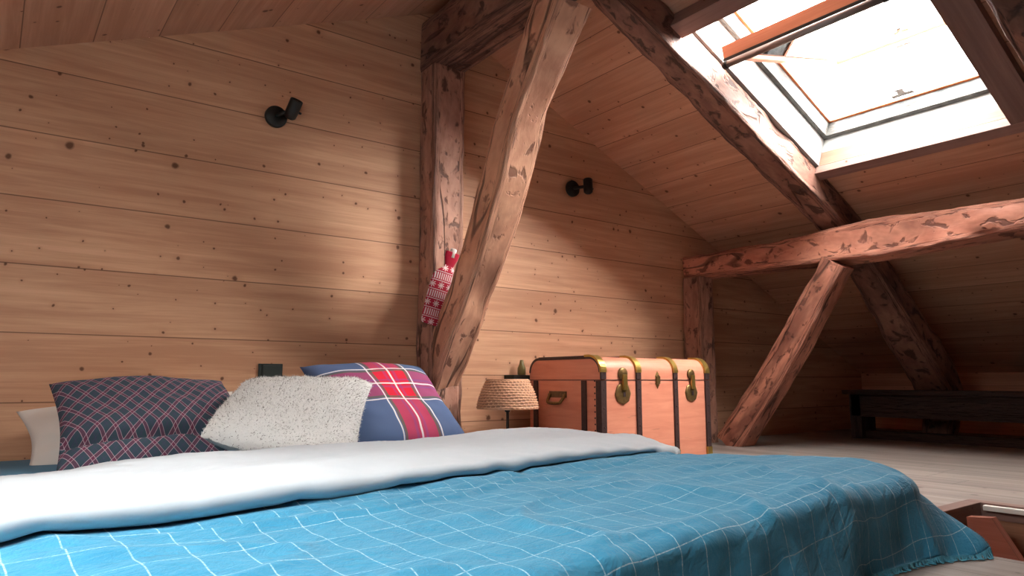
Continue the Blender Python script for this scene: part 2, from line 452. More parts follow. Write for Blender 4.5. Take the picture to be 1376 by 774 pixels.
def tube(mb, pts, r, n=8, mi=0, cap=True):
    pts = [Vector(p) for p in pts]; P = []
    up = Vector((0, 0, 1))
    for i, p in enumerate(pts):
        t = (pts[min(i + 1, len(pts) - 1)] - pts[max(i - 1, 0)]).normalized()
        a = t.cross(up)
        if a.length < 1e-3: a = t.cross(Vector((1, 0, 0)))
        a.normalize(); b = t.cross(a)
        rr = r[i] if isinstance(r, (list, tuple)) else r
        P.append([p + a * rr * math.cos(2 * PI * j / n) + b * rr * math.sin(2 * PI * j / n) for j in range(n)])
    if cap:
        P = [[pts[0]] * n] + P + [[pts[-1]] * n]
    mb.grid(P, lambda a, b: (a * .05, b / n * .05), True, True, mi)
    return mb
def cr(pts, n):
    """Catmull-Rom through tuples"""
    out = []; L = len(pts)
    for i in range(L - 1):
        p0, p1, p2, p3 = pts[max(i - 1, 0)], pts[i], pts[i + 1], pts[min(i + 2, L - 1)]
        for k in range(n):
            t = k / n
            out.append(tuple(.5 * (2 * b + (c - a) * t + (2 * a - 5 * b + 4 * c - d) * t * t + (-a + 3 * b - 3 * c + d) * t ** 3) for a, b, c, d in zip(p0, p1, p2, p3)))
    out.append(tuple(pts[-1])); return out
def beam(name, pts, mat, side, seed=0, rough=.006, wob=.012, rnd=.028, parent=None, step=.02, nper=44):
    """hewn timber. pts = [(x,y,z, half_width, half_height)], side = vector of the width axis"""
    L = sum((Vector(pts[i + 1][:3]) - Vector(pts[i][:3])).length for i in range(len(pts) - 1))
    ns = max(2, int(L / step / (len(pts) - 1)))
    path = cr(pts, ns); side = Vector(side).normalized()
    mb = MB(); P = []; us = []; u = 0
    for i, p in enumerate(path):
        c = Vector(p[:3])
        if i: u += (c - Vector(path[i - 1][:3])).length
        us.append(u)
        t = (Vector(path[min(i + 1, len(path) - 1)][:3]) - Vector(path[max(i - 1, 0)][:3])).normalized()
        s = (side - t * side.dot(t)).normalized(); h = t.cross(s)
        row = []; hw, hh = p[3], p[4]
        for j in range(nper):
            # rounded rectangle by superellipse
            a = 2 * PI * j / nper + PI / nper
            ca, sa = math.cos(a), math.sin(a)
            ex = 2 / 10.0
            x = math.copysign(abs(ca) ** ex, ca); y = math.copysign(abs(sa) ** ex, sa)
            q = s * (x * hw) + h * (y * hh)
            nrm = (s * x * .8 + h * y * .8).normalized()
            d = noise.noise(Vector((u * 1.3 + seed * 7.1, x * .8, y * .8))) * wob
            d += noise.noise(Vector((u * 6 + seed * 3.3, x * 3.2, y * 3.2))) * rough
            d += noise.noise(Vector((u * 17 + seed, x * 8, y * 8))) * rough * .45
            # adze facets
            d -= max(0, noise.noise(Vector((u * 4 + seed * 1.7, x * 1.6 + 9, y * 1.6))) - .12) * rough * 3
            row.append(c + q + nrm * d)
        P.append(row)
    per = 4 * (pts[0][3] + pts[0][4])
    mb.grid(P, lambda a, b: (us[a], b / nper * per + seed * .77), True, True, 0, flip=True)
    for k, i in ((0, 0), (1, len(P) - 1)):
        r = P[i] if k else P[i][::-1]
        mb.quad(r, [(p[0] * .3, p[2] * .3 + p[1] * .3) for p in r])
    o = mb.build(name, mat, parent)
    bm = bmesh.new(); bm.from_mesh(o.data); bmesh.ops.recalc_face_normals(bm, faces=bm.faces[:]); bm.to_mesh(o.data); bm.free()
    setorigin(o, pts[0][:3])
    return o

# ------------------------------------------------------------------ the room
FZ = -.45            # floor
GY = 3.45            # gable wall plane
RX, RZ = 2.036, 2.208  # ridge
SR, SL = .45, .41    # slopes
KX = 6.8            # right knee wall
LX = -3.0            # left knee wall
BY = -2.4            # back wall
T = .12
def zr(x): return RZ - SR * (x - RX)
def zl(x): return RZ - SL * (RX - x)
# gable wall (two halves whose boards do not line up, joint behind the post)
mb = MB()
def gable_face(y, x0, z0, x1, z1, offs, w):
    mb.quad([(x0, y, FZ - .02), (x1, y, FZ - .02), (x1, y, z1), (x0, y, z0)], [(x0, FZ - .02 - offs), (x1, FZ - .02 - offs), (x1, z1 - offs), (x0, z0 - offs)], mi=w)
gable_face(GY, LX, zl(LX), RX, RZ, -.089 + .28 - .28, 0)
gable_face(GY, RX, RZ, KX, zr(KX), .03, 1)
# thickness behind
mb.quad([(LX, GY + T, FZ), (RX, GY + T, FZ), (RX, GY + T, RZ), (LX, GY + T, zl(LX))]); mb.quad([(RX, GY + T, FZ), (KX, GY + T, FZ), (KX, GY + T, zr(KX)), (RX, GY + T, RZ)])
tag(mb.build('wall_gable', [M['gable'], M['gable_r']]), kind='structure')
# back wall (behind the camera)
mb = MB()
mb.quad([(KX, BY, FZ), (LX, BY, FZ), (LX, BY, zl(LX)), (RX, BY, RZ), (KX, BY, zr(KX))], [(KX, FZ), (LX, FZ), (LX, zl(LX)), (RX, RZ), (KX, zr(KX))])
mb.quad([(LX, BY - T, FZ), (KX, BY - T, FZ), (KX, BY - T, zr(KX)), (RX, BY - T, RZ), (LX, BY - T, zl(LX))])
tag(mb.build('wall_back', M['gable']), kind='structure')
# knee walls
mb = MB(); mb.quad([(KX, GY, FZ), (KX, BY, FZ), (KX, BY, zr(KX)), (KX, GY, zr(KX))], [(GY, 0), (BY, 0), (BY, 1), (GY, 1)])
mb.quad([(KX + T, BY, FZ), (KX + T, GY, FZ), (KX + T, GY, zr(KX)), (KX + T, BY, zr(KX))])
tag(mb.build('wall_right', M['ceil']), kind='structure')
mb = MB(); mb.quad([(LX, BY, FZ), (LX, GY, FZ), (LX, GY, zl(LX)), (LX, BY, zl(LX))], [(BY, 0), (GY, 0), (GY, 1), (BY, 1)])
tag(mb.build('wall_left', M['gable']), kind='structure')

# sloped ceilings with skylight openings; local frame: s down the slope, y, h outward
def slope_panel(name, mat, sgn, smax, holes, off, thick=.34):
    ang = math.atan(SR if sgn > 0 else SL)
    def W3(s, y, h): return Vector((RX + sgn * (s * math.cos(ang) + h * math.sin(ang)), y, RZ - s * math.sin(ang) + h * math.cos(ang)))
    mb = MB()
    ss = sorted({0, smax, *[v for h in holes for v in h[:2]]}); yy = sorted({BY, GY, *[v for h in holes for v in h[2:]]})
    for i in range(len(ss) - 1):
        for j in range(len(yy) - 1):
            a, b, c, d = ss[i], ss[i + 1], yy[j], yy[j + 1]
            if any(h[0] <= a and b <= h[1] and h[2] <= c and d <= h[3] for h in holes): continue
            q = [(a, c), (a, d), (b, d), (b, c)]
            mb.quad([W3(s, y, 0) for s, y in q], [(y, s + off) for s, y in q])
            mb.quad([W3(s, y, thick) for s, y in reversed(q)], [(y, s + off) for s, y in reversed(q)])
    return tag(mb.build(name, mat), kind='structure'), W3
S0, S1, Y0, Y1 = .86, 2.18, 1.20, 2.22      # visible skylight opening
ANG = math.atan(SR)
roof, WR = slope_panel('ceiling', M['ceil'], 1, (KX - RX) / math.cos(ANG), [(S0, S1, Y0, Y1)], .262 * 4 - (3.336 - RX) / math.cos(ANG) % .262)
# left opening
roofl, WL = slope_panel('ceiling', M['ceil_l'], -1, (RX - LX) / math.cos(math.atan(SL)), [(2.5, 3.3, .5, 1.7)], .279 * 8 - ((RX - 1.04) / math.cos(math.atan(SL))) % .279)
# casing of the left (unseen) skylight
mb = MB()
LA = math.atan(SL)
for a in ((2.44, 2.5, .44, 1.76), (3.3, 3.36, .44, 1.76), (2.5, 3.3, .44, .5), (2.5, 3.3, 1.7, 1.76)): mb.box(-a[1], -a[0], a[2], a[3], -.02, .34, 0, 1)
wl = mb.build('window_2', M['reveal'], loc=(RX, 0, RZ), rot=(0, -LA, 0)); tag(wl, kind='structure')
mb = MB(); mb.box(-3.28, -2.52, .52, 1.68, .28, .286); mb.build('glass_pane', M['glass'], wl)

# floor with the stair opening
OX0, OX1, OY1 = 2.12, 2.93, 1.085
mb = MB()
def fq(x0, x1, y0, y1):
    mb.quad([(x0, y0, FZ), (x1, y0, FZ), (x1, y1, FZ), (x0, y1, FZ)], [(y0, x0), (y0, x1), (y1, x1), (y1, x0)])
fq(LX, OX0, BY, GY); fq(OX1, KX, BY, GY); fq(OX0, OX1, OY1, GY)
# edge thickness of the opening
mb.quad([(OX0, BY, FZ), (OX0, OY1, FZ), (OX0, OY1, FZ - .2), (OX0, BY, FZ - .2)], [(BY, 0), (OY1, 0), (OY1, .2), (BY, .2)])
tag(mb.build('floor', M['floor']), kind='structure')
# stairwell lining
mb = MB()
mb.quad([(OX1, OY1, FZ), (OX1, BY, FZ), (OX1, BY, FZ - 1.6), (OX1, OY1, FZ - 1.6)], [(OY1, 0), (BY, 0), (BY, 1.55), (OY1, 1.55)])
tag(mb.build('wall_stairwell_right', M['stair_lining']), kind='structure')
mb = MB()
mb.quad([(OX0, OY1, FZ), (OX1, OY1, FZ), (OX1, OY1, FZ - 1.6), (OX0, OY1, FZ - 1.6)], [(OX0, 0), (OX1, 0), (OX1, 1.55), (OX0, 1.55)])
mb.quad([(OX0, BY, FZ - .2), (OX0, OY1, FZ - .2), (OX0, OY1, FZ - 1.6), (OX0, BY, FZ - 1.6)], [(BY, 0), (OY1, 0), (OY1, 1.55), (BY, 1.55)])
mb.quad([(OX0, BY, FZ), (OX1, BY, FZ), (OX1, BY, FZ - 1.6), (OX0, BY, FZ - 1.6)])
mb.quad([(OX0, BY, FZ - 1.6), (OX0, OY1, FZ - 1.6), (OX1, OY1, FZ - 1.6), (OX1, BY, FZ - 1.6)], [(BY, 0), (OY1, 0), (OY1, 1.55), (BY, 1.55)])
tag(mb.build('wall_stairwell_left', M['stair']), kind='structure')
# rim of the opening
mb = MB()
mb.box(OX1 - .005, OX1 + .05, BY + .01, OY1 + .05, FZ - .045, FZ + .012, .004, 1)
mb.box(OX0 + .02, OX1 - .005, OY1 - .005, OY1 + .05, FZ - .045, FZ + .012, .004, 0)
tag(mb.build('trim_1', M['casing']), kind='structure')
mb = MB(); mb.box(OX1 - .03, OX1 - .006, BY + .02, OY1 - .02, FZ - .012, FZ + .006, .004, 1)
tag(mb.build('trim_2', M['white_strip']), kind='structure')
# stair: stringer and tread
st = empty('staircase', (2.74, 1.03, FZ - .8))
mb = MB()
sx0, sx1 = 2.72, 2.76
prof = [(1.05, -.462), (.975, -.455), (.56, -1.18), (.40, -1.60), (1.05, -1.60)]
prof = [(y, z) for y, z in prof]
n = len(prof)
mb.quad([(sx0, y, z) for y, z in prof][::-1], [(y, z) for y, z in prof][::-1]); mb.quad([(sx1, y, z) for y, z in prof], [(y, z) for y, z in prof])
for i in range(n):
    a, b = prof[i], prof[(i + 1) % n]
    mb.quad([(sx0, *a), (sx0, *b), (sx1, *b), (sx1, *a)], [(a[0], 0), (b[0], 0), (b[0], .04), (a[0], .04)])
o = mb.build('stringer', M['stair']); o.parent = st; o.matrix_parent_inverse = Matrix.Translation(-Vector(st.location))
mb = MB(); mb.box(2.16, 2.70, .98, 1.07, -.80, -.60, .004); mb.box(2.16, 2.70, .70, 1.07, -.83, -.80, .004); mb.box(2.16, 2.70, .5, .9, -1.05, -1.02, .004)
o = mb.build('tread', M['stair_orange']); o.parent = st; o.matrix_parent_inverse = Matrix.Translation(-Vector(st.location))
tag(st, 'reddish wooden staircase going down through the floor opening beside the bed', 'staircase')

# ------------------------------------------------------------------ timbers
T1 = {}
rb = beam('ridge_beam', [(2.01, GY - .002, 1.945, .105, .165), (2.01, 1.6, 1.945, .11, .165), (2.01, 0, 1.94, .11, .165), (2.01, BY + .005, 1.94, .11, .165)], M['timber_dark'], (1, 0, 0), 1, parent=None, rough=.005, wob=.008)
tag(rb, 'dark thick ridge beam at the top of the gable wall, resting on the upright post', 'beam')
po = beam('post', [(2.006, 3.36, FZ, .105, .085), (2.006, 3.36, .6, .103, .085), (2.006, 3.36, 1.785, .104, .085)], M['timber_post'], (1, 0, 0), 2, rough=.006, wob=.010)
tag(po, 'upright dark-stained timber post behind the leaning brace on the gable wall', 'post')
BX = 2.0
br = beam('brace', [(BX, 3.36, -.04, .085, .075), (BX, 3.20, .235, .092, .092), (BX, 3.03, .47, .090, .090), (BX, 2.875, .718, .092, .090), (BX, 2.745, .97, .096, .096), (BX, 2.655, 1.186, .094, .095), (BX, 2.565, 1.35, .088, .088), (BX, 2.44, 1.52, .090, .090), (BX, 2.27, 1.745, .108, .10)], M['timber'], (1, 0, 0), 3, rough=.007, wob=.010)
tag(br, 'large crooked pale brown timber brace leaning up from the post to the ridge', 'beam')
ra = beam('rafter', [tuple(WR(.12, 2.33, -.10)) + (.075, .09), tuple(WR(1.0, 2.33, -.10)) + (.095, .09), tuple(WR(1.7, 2.35, -.085)) + (.105, .085), tuple(WR(2.45, 2.33, -.09)) + (.090, .09), (4.75, 2.36, .86, .10, .09), (5.3, 2.38, .42, .13, .10), (5.85, 2.38, -.05, .13, .10), (5.98, 2.42, -.24, .11, .10), (6.02, 2.46, FZ, .10, .09)], M['timber_dark'], (0, 1, 0), 4, rough=.011, wob=.014)
tag(ra, 'dark gnarled rafter running down the left side of the skylight to the floor', 'rafter')
rf2 = beam('rafter', [tuple(WR(.12, .92, -.09)) + (.08, .09), tuple(WR(2.2, .90, -.09)) + (.08, .09), tuple(WR(4.8, .92, -.09)) + (.08, .09)], M['timber_dark'], (0, 1, 0), 5, rough=.007, wob=.012)
tag(rf2, 'dark rafter at the top right corner, on the right side of the skylight', 'rafter')
pu = beam('purlin', [(4.29, GY - .003, .85, .085, .082), (4.29, 2.7, .845, .088, .09), (4.29, 2.0, .845, .092, .112), (4.29, 1.3, .85, .095, .085), (4.29, .2, .86, .095, .09), (4.29, BY + .01, .86, .09, .09)], M['timber_red'], (1, 0, 0), 6, rough=.010, wob=.018)
tag(pu, 'reddish hewn horizontal beam running along under the sloping right ceiling', 'beam')
p2 = beam('post', [(4.26, 3.36, FZ, .078, .085), (4.255, 3.36, .2, .082, .085), (4.27, 3.36, .765, .08, .085)], M['timber_post'], (1, 0, 0), 7, rough=.008, wob=.012)
tag(p2, 'short upright timber post in the corner behind the trunk', 'post')
b2 = beam('brace', [(4.24, 3.09, FZ, .085, .10), (4.25, 2.84, -.12, .08, .092), (4.26, 2.56, .28, .08, .085), (4.27, 2.27, .74, .08, .082)], M['timber_red'], (1, 0, 0), 8, rough=.009, wob=.014)
tag(b2, 'reddish slanted timber brace standing on the floor right of the trunk', 'beam')
tr = beam('rafter', [tuple(WL(.12, -.1, -.09)) + (.07, .08), tuple(WL(4.6, -.1, -.09)) + (.07, .08)], M['timber_dark'], (0, 1, 0), 9)
tag(tr, 'dark rafter under the left ceiling behind the camera', 'rafter')

# ------------------------------------------------------------------ skylight
SK = (RX, 0, RZ); SKR = (0, ANG, 0)
sk = tag(empty('window_1', SK, SKR), kind='structure')
def part(name, mb, mat, parent): return mb.build(name, mat, parent)
# wood casing below the ceiling (underside boards + first 10 cm of the reveal)
mb = MB()
cw = .075
mb.box(S1, S1 + cw, Y0 - .14, Y1 + .02, -.055, -.002, .004, 1)
mb.box(S0 - .10, S0, Y0 - .14, Y1 + .02, -.09, -.002, .004, 1)
mb.box(S0, S1, Y0 - .14, Y0, -.055, -.002, .004, 0)
part('casing', mb, M['casing'], sk)
def ring(mb, s0, s1, y0, y1, h0, h1, t):
    mb.box(s0 - t, s0, y0 - t, y1 + t, h0, h1, 0, 1); mb.box(s1, s1 + t, y0 - t, y1 + t, h0, h1, 0, 1)
    mb.box(s0, s1, y0 - t, y0, h0, h1, 0, 0); mb.box(s0, s1, y1, y1 + t, h0, h1, 0, 0)
mb = MB()
mb.box(S1, S1 + .03, Y0 - .03, Y1, -.001, .10, 0, 1); mb.box(S0, S1, Y0 - .03, Y0, -.001, .10, 0, 0); mb.box(S0 - .03, S0, Y0 - .03, Y1, -.001, .10, 0, 1)
part('reveal_board', mb, M['reveal'], sk)
mb = MB(); mb.box(S0 - .03, S1 + .03, Y1 + .001, Y1 + .03, -.001, .10, 0, 0); part('side_lining', mb, M['white_lining'], sk)
mb = MB(); ring(mb, S0, S1, Y0, Y1, .101, .20, .03); part('reveal_lining', mb, M['white_lining'], sk)
mb = MB(); ring(mb, S0 + .03, S1 - .03, Y0 + .03, Y1 - .03, .201, .30, .06); part('frame', mb, M['grey_frame'], sk)
mb = MB(); ring(mb, S0 + .045, S1 - .045, Y0 + .045, Y1 - .045, .301, .315, .06); part('bead', mb, M['orange'], sk)
# striker on the frame's bottom
mb = MB(); mb.box(S1 - .10, S1 - .075, 1.66, 1.78, .29, .30, .003); mb.box(S1 - .13, S1 - .10, 1.70, 1.74, .288, .30, .003); tube(mb, [(S1 - .13, 1.67, .285), (S1 - .15, 1.72, .275), (S1 - .13, 1.77, .285)], .005)
part('striker', mb, M['metal_grey'], sk)
# pivot sash, tilted open: top rail swings into the room
PS, PH, HL, PA = 1.555, .30, .60, math.radians(38)
sa = empty('sash', (PS, 0, PH), (0, -PA, 0)); sa.parent = sk
ya, yb = Y0 + .075, Y1 - .075
mb = MB()
mb.box(-HL, -HL + .075, ya, yb, -.045, .05, .006, 1); mb.box(HL - .055, HL, ya, yb, -.02, .025, .006, 1)
mb.box(-HL + .075, HL - .055, ya, ya + .04, -.02, .025, .005, 0); mb.box(-HL + .075, HL - .055, yb - .04, yb, -.02, .025, .005, 0)
# the sash object is the frame itself: one mesh child plus details
part('sash_frame', mb, M['sash'], sa)
mb = MB(); mb.box(-HL + .065, HL - .065, ya + .05, yb - .05, -.004, .006); part('glass_pane', mb, M['glass'], sa)
mb = MB(); mb.box(-HL - .022, -HL - .001, ya + .01, yb - .01, -.052, -.020, .004, 1); part('ventilation_flap', mb, M['metal_dark'], sa)
mb = MB(); tube(mb, [(-HL - .03, ya + .03, -.058), (-HL - .03, yb - .03, -.058)], .019, 12); part('control_bar', mb, M['metal_grey'], sa)
mb = MB()
for y in (ya + .022, yb - .028): tube(mb, [(-HL - .03, y - .012, -.058), (-HL - .03, y + .012, -.058)], .022, 12)
part('bar_end_cap', mb, M['metal_dark'], sa)
mb = MB(); mb.box(HL - .05, HL - .02, 1.68, 1.76, -.05, -.036, .003); mb.box(HL - .08, HL - .05, 1.71, 1.73, -.06, -.036, .003); part('latch', mb, M['metal_grey'], sa)

# ------------------------------------------------------------------ wall spotlights
def spot(loc, adir, label, offs):
    t = empty('wall_spotlight', loc)
    mb = MB(); lathe(mb, [(0, 0), (.052, 0), (.055, .004), (.055, .022), (.052, .027), (0, .027)], 36, (0, 0, 0), (0, -1, 0)); part('wall_plate', mb, M['black'], t)
    mb = MB(); c = Vector(offs); tube(mb, [(0, -.02, 0), (c.x * .3, -.045, c.z * .3), (c.x * .75, -.07, c.z * .6)], .011, 10); part('arm', mb, M['black'], t)
    d = Vector(adir).normalized(); c = c + Vector((0, 0, 0))
    mb = MB(); lathe(mb, [(0, -.055), (.020, -.055), (.030, -.045), (.032, -.02), (.032, .045), (.029, .048), (.028, .040), (0, .040)], 28, c, d); h = part('lamp_head', mb, M['black'], t)
    mb = MB(); lathe(mb, [(0, .041), (.026, .041), (.026, .043), (0, .044)], 24, c, d); part('lens', mb, M['lens'], h)
    q = Vector((0, 0, 1)).rotation_difference(d); s = c + q @ Vector((.034, 0, -.01))
    mb = MB(); tube(mb, [s, s + (q @ Vector((.012, 0, 0)))], .006, 10); part('knob', mb, M['metal_dark'], t)
    return tag(t, label, 'wall lamp', None)
spot((1.075, GY - .001, 1.322), (.20, -.72, 1), 'black wall spotlight left of the upright post, its lens tipped upward', (.062, -.085, .035))
spot((3.075, GY - .001, 1.282), (.10, .15, 1), 'black wall spotlight right of the leaning brace, high above the trunk', (.085, -.075, .02))

# switch
sw = empty('light_switch', (1.107, GY, .030))
mb = MB(); mb.box(-.058, .058, -.010, 0, -.050, .050, .003); part('frame', mb, M['switch'], sw)
mb = MB(); mb.box(-.040, .050, -.016, -.010, -.042, .040, .003); part('rocker', mb, M['switch'], sw)
tag(sw, 'dark grey square light switch on the pine wall above the white pillow', 'light switch')

# little shelf between lamp and trunk
ws = empty('wall_shelf', (2.575, GY, .02))
mb = MB(); mb.box(-.06, .062, -.10, -.001, -.016, .012, .003); part('shelf_board', mb, M['black'], ws)
mb = MB(); mb.box(-.01, .01, -.06, -.001, -.06, -.016, .002); part('bracket', mb, M['black'], ws)
tag(ws, 'small black wall shelf just above and behind the woven lamp shade', 'shelf')
mb = MB(); lathe(mb, [(0, 0), (.024, 0), (.026, .01), (.025, .04), (.014, .068), (.010, .09), (0, .09)], 20)
o = mb.build('bottle', M['olive'], loc=(2.612, GY - .05, .0325)); tag(o, 'small olive brown bottle half hidden behind the upper left corner of the trunk', 'bottle')

# ------------------------------------------------------------------ bench in the dark eaves
bn = empty('bench', (5.60, 1.75, FZ))
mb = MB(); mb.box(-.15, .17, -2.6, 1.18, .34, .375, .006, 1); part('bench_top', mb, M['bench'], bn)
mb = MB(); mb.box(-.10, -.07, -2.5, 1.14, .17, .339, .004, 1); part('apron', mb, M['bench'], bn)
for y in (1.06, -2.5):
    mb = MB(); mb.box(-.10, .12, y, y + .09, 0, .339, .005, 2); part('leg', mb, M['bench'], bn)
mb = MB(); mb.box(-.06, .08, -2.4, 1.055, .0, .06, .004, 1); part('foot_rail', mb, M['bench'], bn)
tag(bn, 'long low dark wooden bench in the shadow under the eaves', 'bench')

# ------------------------------------------------------------------ trunk
TX0, TX1, TY0, TY1, TH = 2.645, 3.548, 2.748, 3.36, .578
tk = empty('trunk', (TX0, TY0, FZ))
Wd, Dp = TX1 - TX0, TY1 - TY0
LID = .452     # height of the lid line
def trunk_profile(off=0.0, z0=None, R=.085, n=10):
    """section (y,z) from the front bottom over the top to the back bottom"""
    z0 = LID + .0015 if z0 is None else z0
    p = [(-off, z0)]
    for i in range(n + 1):
        a = PI - PI / 2 * i / n
        p.append((R + (R + off) * math.cos(a), TH - R + (R + off) * math.sin(a)))
    for i in range(n + 1):
        a = PI / 2 - PI / 2 * i / n
        p.append((Dp - R + (R + off) * math.cos(a), TH - R + (R + off) * math.sin(a)))
    p.append((Dp + off, z0)); return p
def extrude(mb, prof, x0, x1, mi=0):
    n = len(prof)
    for i in range(n):
        a, b = prof[i], prof[(i + 1) % n]
        mb.quad([(x0, *a), (x1, *a), (x1, *b), (x0, *b)], [(x0, a[1]), (x1, a[1]), (x1, b[1]), (x0, b[1])], mi=mi)
    mb.quad([(x0, *p) for p in prof], [(p[0], p[1]) for p in prof], mi=mi); mb.quad([(x1, *p) for p in prof[::-1]], [(p[0], p[1]) for p in prof[::-1]], mi=mi)
def strap(mb, inner, outer, x0, x1):
    """band following an open section"""
    n = len(inner)
    for i in range(n - 1):
        mb.quad([(x0, *outer[i]), (x1, *outer[i]), (x1, *outer[i + 1]), (x0, *outer[i + 1])], smooth=True)
        mb.quad([(x0, *inner[i]), (x0, *outer[i]), (x0, *outer[i + 1]), (x0, *inner[i + 1])]); mb.quad([(x1, *outer[i]), (x1, *inner[i]), (x1, *inner[i + 1]), (x1, *outer[i + 1])])
    for i in (0, -1): mb.quad([(x0, *inner[i]), (x1, *inner[i]), (x1, *outer[i]), (x0, *outer[i])])
mb = MB(); mb.box(0, Wd, 0, Dp, .004, LID - .0015, .004); part('body', mb, M['trunk'], tk)
mb = MB(); extrude(mb, trunk_profile(), 0, Wd); lid = part('lid', mb, M['trunk'], tk)
# dark strip drawing the shadow gap round the lid line
mb = MB(); mb.box(-.002, Wd + .002, -.002, Dp + .002, LID - .003, LID + .0015); part('lid_gap_strip', mb, M['iron'], tk)
# dark edging of the lid ends
for x0 in (-.003, Wd - .012):
    pi_, po_ = trunk_profile(-.012, .50)[1:-1], trunk_profile(.003, .50)[1:-1]
    mb = MB(); strap(mb, pi_, po_, x0, x0 + .015); part('lid_edging', mb, M['iron'], tk)
sl = [(-.006, .034), (.270, .306), (.583, .617), (Wd - .033, Wd + .006)]
for i, (a, b) in enumerate(sl):
    mb = MB(); mb.box(a, b, -.010, .0, .05, LID - .004, .003, 2); part('slat', mb, M['iron'], tk)
    mb = MB(); mb.box(a, b, -.010, .0, LID + .003, .505, .003, 2); part('lid_slat', mb, M['iron'], tk)
    # brass cap over the rounded edge
    pr_i, pr_o = trunk_profile(.0, .50)[1:12], trunk_profile(.012, .50)[1:12]
    mb = MB(); strap(mb, pr_i + [(.12, TH)], pr_o + [(.12, TH + .012)], a - .002, b + .002); part('brass_cap', mb, M['brass'], tk)
    mb = MB(); mb.box(a - .002, b + .002, -.014, .02, 0, .055, .004); part('brass_foot', mb, M['brass'], tk)
    # strap over the lid top
    mb = MB(); mb.box(a, b, .12, Dp - .09, TH, TH + .007, .002); part('top_slat', mb, M['iron'], tk)
# rivets of the corner slat and the straps on the left end
for y in (.108, .530):
    mb = MB(); mb.box(-.010, 0, y, y + .038, .02, LID - .004, .003, 2); part('end_slat', mb, M['iron'], tk)
mb = MB(); mb.box(-.009, 0, -.006, .030, .02, LID - .004, .003, 2); part('end_slat', mb, M['iron'], tk)
mb = MB(); lathe(mb, [(.005, 0), (.004, .003), (0, .0035)], 8)
rv = None
def rivet(loc, rot):
    global rv
    if rv is None: o = part('rivet', mb, M['iron'], tk); rv = o
    else: o = rv.copy(); COL.objects.link(o); o.parent = tk
    o.location = loc; o.rotation_euler = rot
for kx in range(13): rivet((-.0005, .045, .05 + kx * .033), (0, -PI / 2, 0))
for (a, b) in sl:
    for z in (.10, .2, .3, .4): rivet(((a + b) / 2, -.010, z), (PI / 2, 0, 0))
# hasp locks
def hasp(x, s):
    mb = MB(); lathe(mb, [(0, -.001), (.052 * s, -.001), (.052 * s, .006), (.044 * s, .009), (0, .009)], 8, (x, 0, LID - .075), (0, -1, 0)); h = part('hasp_plate', mb, M['brass_old'], tk)
    mb = MB(); lathe(mb, [(0, -.001), (.030 * s, -.001), (.030 * s, .008), (.022 * s, .013), (0, .015)], 20, (x, 0, LID + .034), (0, -1, 0)); part('hasp_boss', mb, M['brass_old'], tk)
    mb = MB(); mb.box(x - .011 * s, x + .017 * s, -.022, -.008, LID - .055, LID + .03, .004); part('hasp_tongue', mb, M['brass'], h)
    mb = MB(); mb.box(x - .004, x + .012, -.0125, -.009, LID - .092, LID - .066, .002); part('keyhole', mb, M['iron'], h)
hasp(.165, 1.15); hasp(.742, 1.05)
mb = MB(); x = .449
mb.box(x - .016, x + .016, -.010, 0, LID - .022, LID + .022, .003)
for sg in (1, -1):
    b_ = [(x - .022, LID + sg * .018), (x + .022, LID + sg * .018), (x, LID + sg * .052)]
    pts = [(p[0], 0, p[1]) for p in b_]; ap = (x, -.014, LID + sg * .028)
    for i in range(3): mb.quad([pts[i], pts[(i + 1) % 3], ap])
part('centre_clasp', mb, M['brass_old'], tk)
# end handle on the left side
mb = MB(); mb.box(-.007, 0, .275, .425, .352, .388, .003); hd = part('handle_plate', mb, M['leather'], tk)
mb = MB(); tube(mb, cr([(-.010, .285, .362), (-.03, .290, .335), (-.036, .31, .322), (-.036, .39, .322), (-.03, .41, .335), (-.010, .415, .362)], 5), .009, 10); part('handle', mb, M['brass_old'], tk)
for y in (.285, .415):
    mb = MB(); lathe(mb, [(0, 0), (.012, 0), (.010, .01), (0, .012)], 12, (-.006, y, .366), (-1, 0, 0)); part('handle_mount', mb, M['brass_old'], tk)
tag(tk, 'orange-brown vintage travel trunk with dark straps and brass fittings against the wall', 'trunk')

# ------------------------------------------------------------------ woven lamp
lp = empty('table_lamp', (2.285, 3.10, FZ))
mb = MB(); rows = 11; nn = 144; P = []; R0, R1, H0, H1 = .166, .112, .300, .452
sub = 5
for i in range(rows * sub + 1):
    t = i / (rows * sub); rr = R0 + (R1 - R0) * t + .008 * math.sin(PI * t); hh = H0 + (H1 - H0) * t
    rw = int(i / sub); ph = (i % sub) / sub
    row = []
    for j in range(nn):
        a = 2 * PI * j / nn
        d = .0045 * math.sin(PI * ph) * (1 + .7 * math.sin(a * 36 + (rw % 2) * PI))
        row.append(((rr + d) * math.cos(a), (rr + d) * math.sin(a), hh + .0015 * math.sin(5 * a + rw)))
    P.append(row)
mb.grid(P, lambda a, b: (b / nn * 36, a / sub), True, True)
Pi = [[(x * .965, y * .965, z) for x, y, z in r] for r in P[::-1]]
mb.grid(Pi, lambda a, b: (b / nn * 36, a / sub), True, True)
sh = part('lamp_shade', mb, M['wicker'], lp)
mb = MB()
for rr, h in ((R0 * .985, H0), (R1 * .985, H1)):
    tube(mb, [(rr * math.cos(a * PI / 24), rr * math.sin(a * PI / 24), h) for a in range(49)], .005, 6, cap=False)
part('rim', mb, M['wicker'], sh)
mb = MB()
for a in range(3): tube(mb, [(0, 0, H1 - .02), (R1 * .95 * math.cos(a * 2.094), R1 * .95 * math.sin(a * 2.094), H1 - .004)], .002, 6)
part('shade_carrier', mb, M['black'], sh)
mb = MB(); tube(mb, [(0, 0, .015), (0, 0, .30)], .008, 12); part('stem', mb, M['black'], lp)
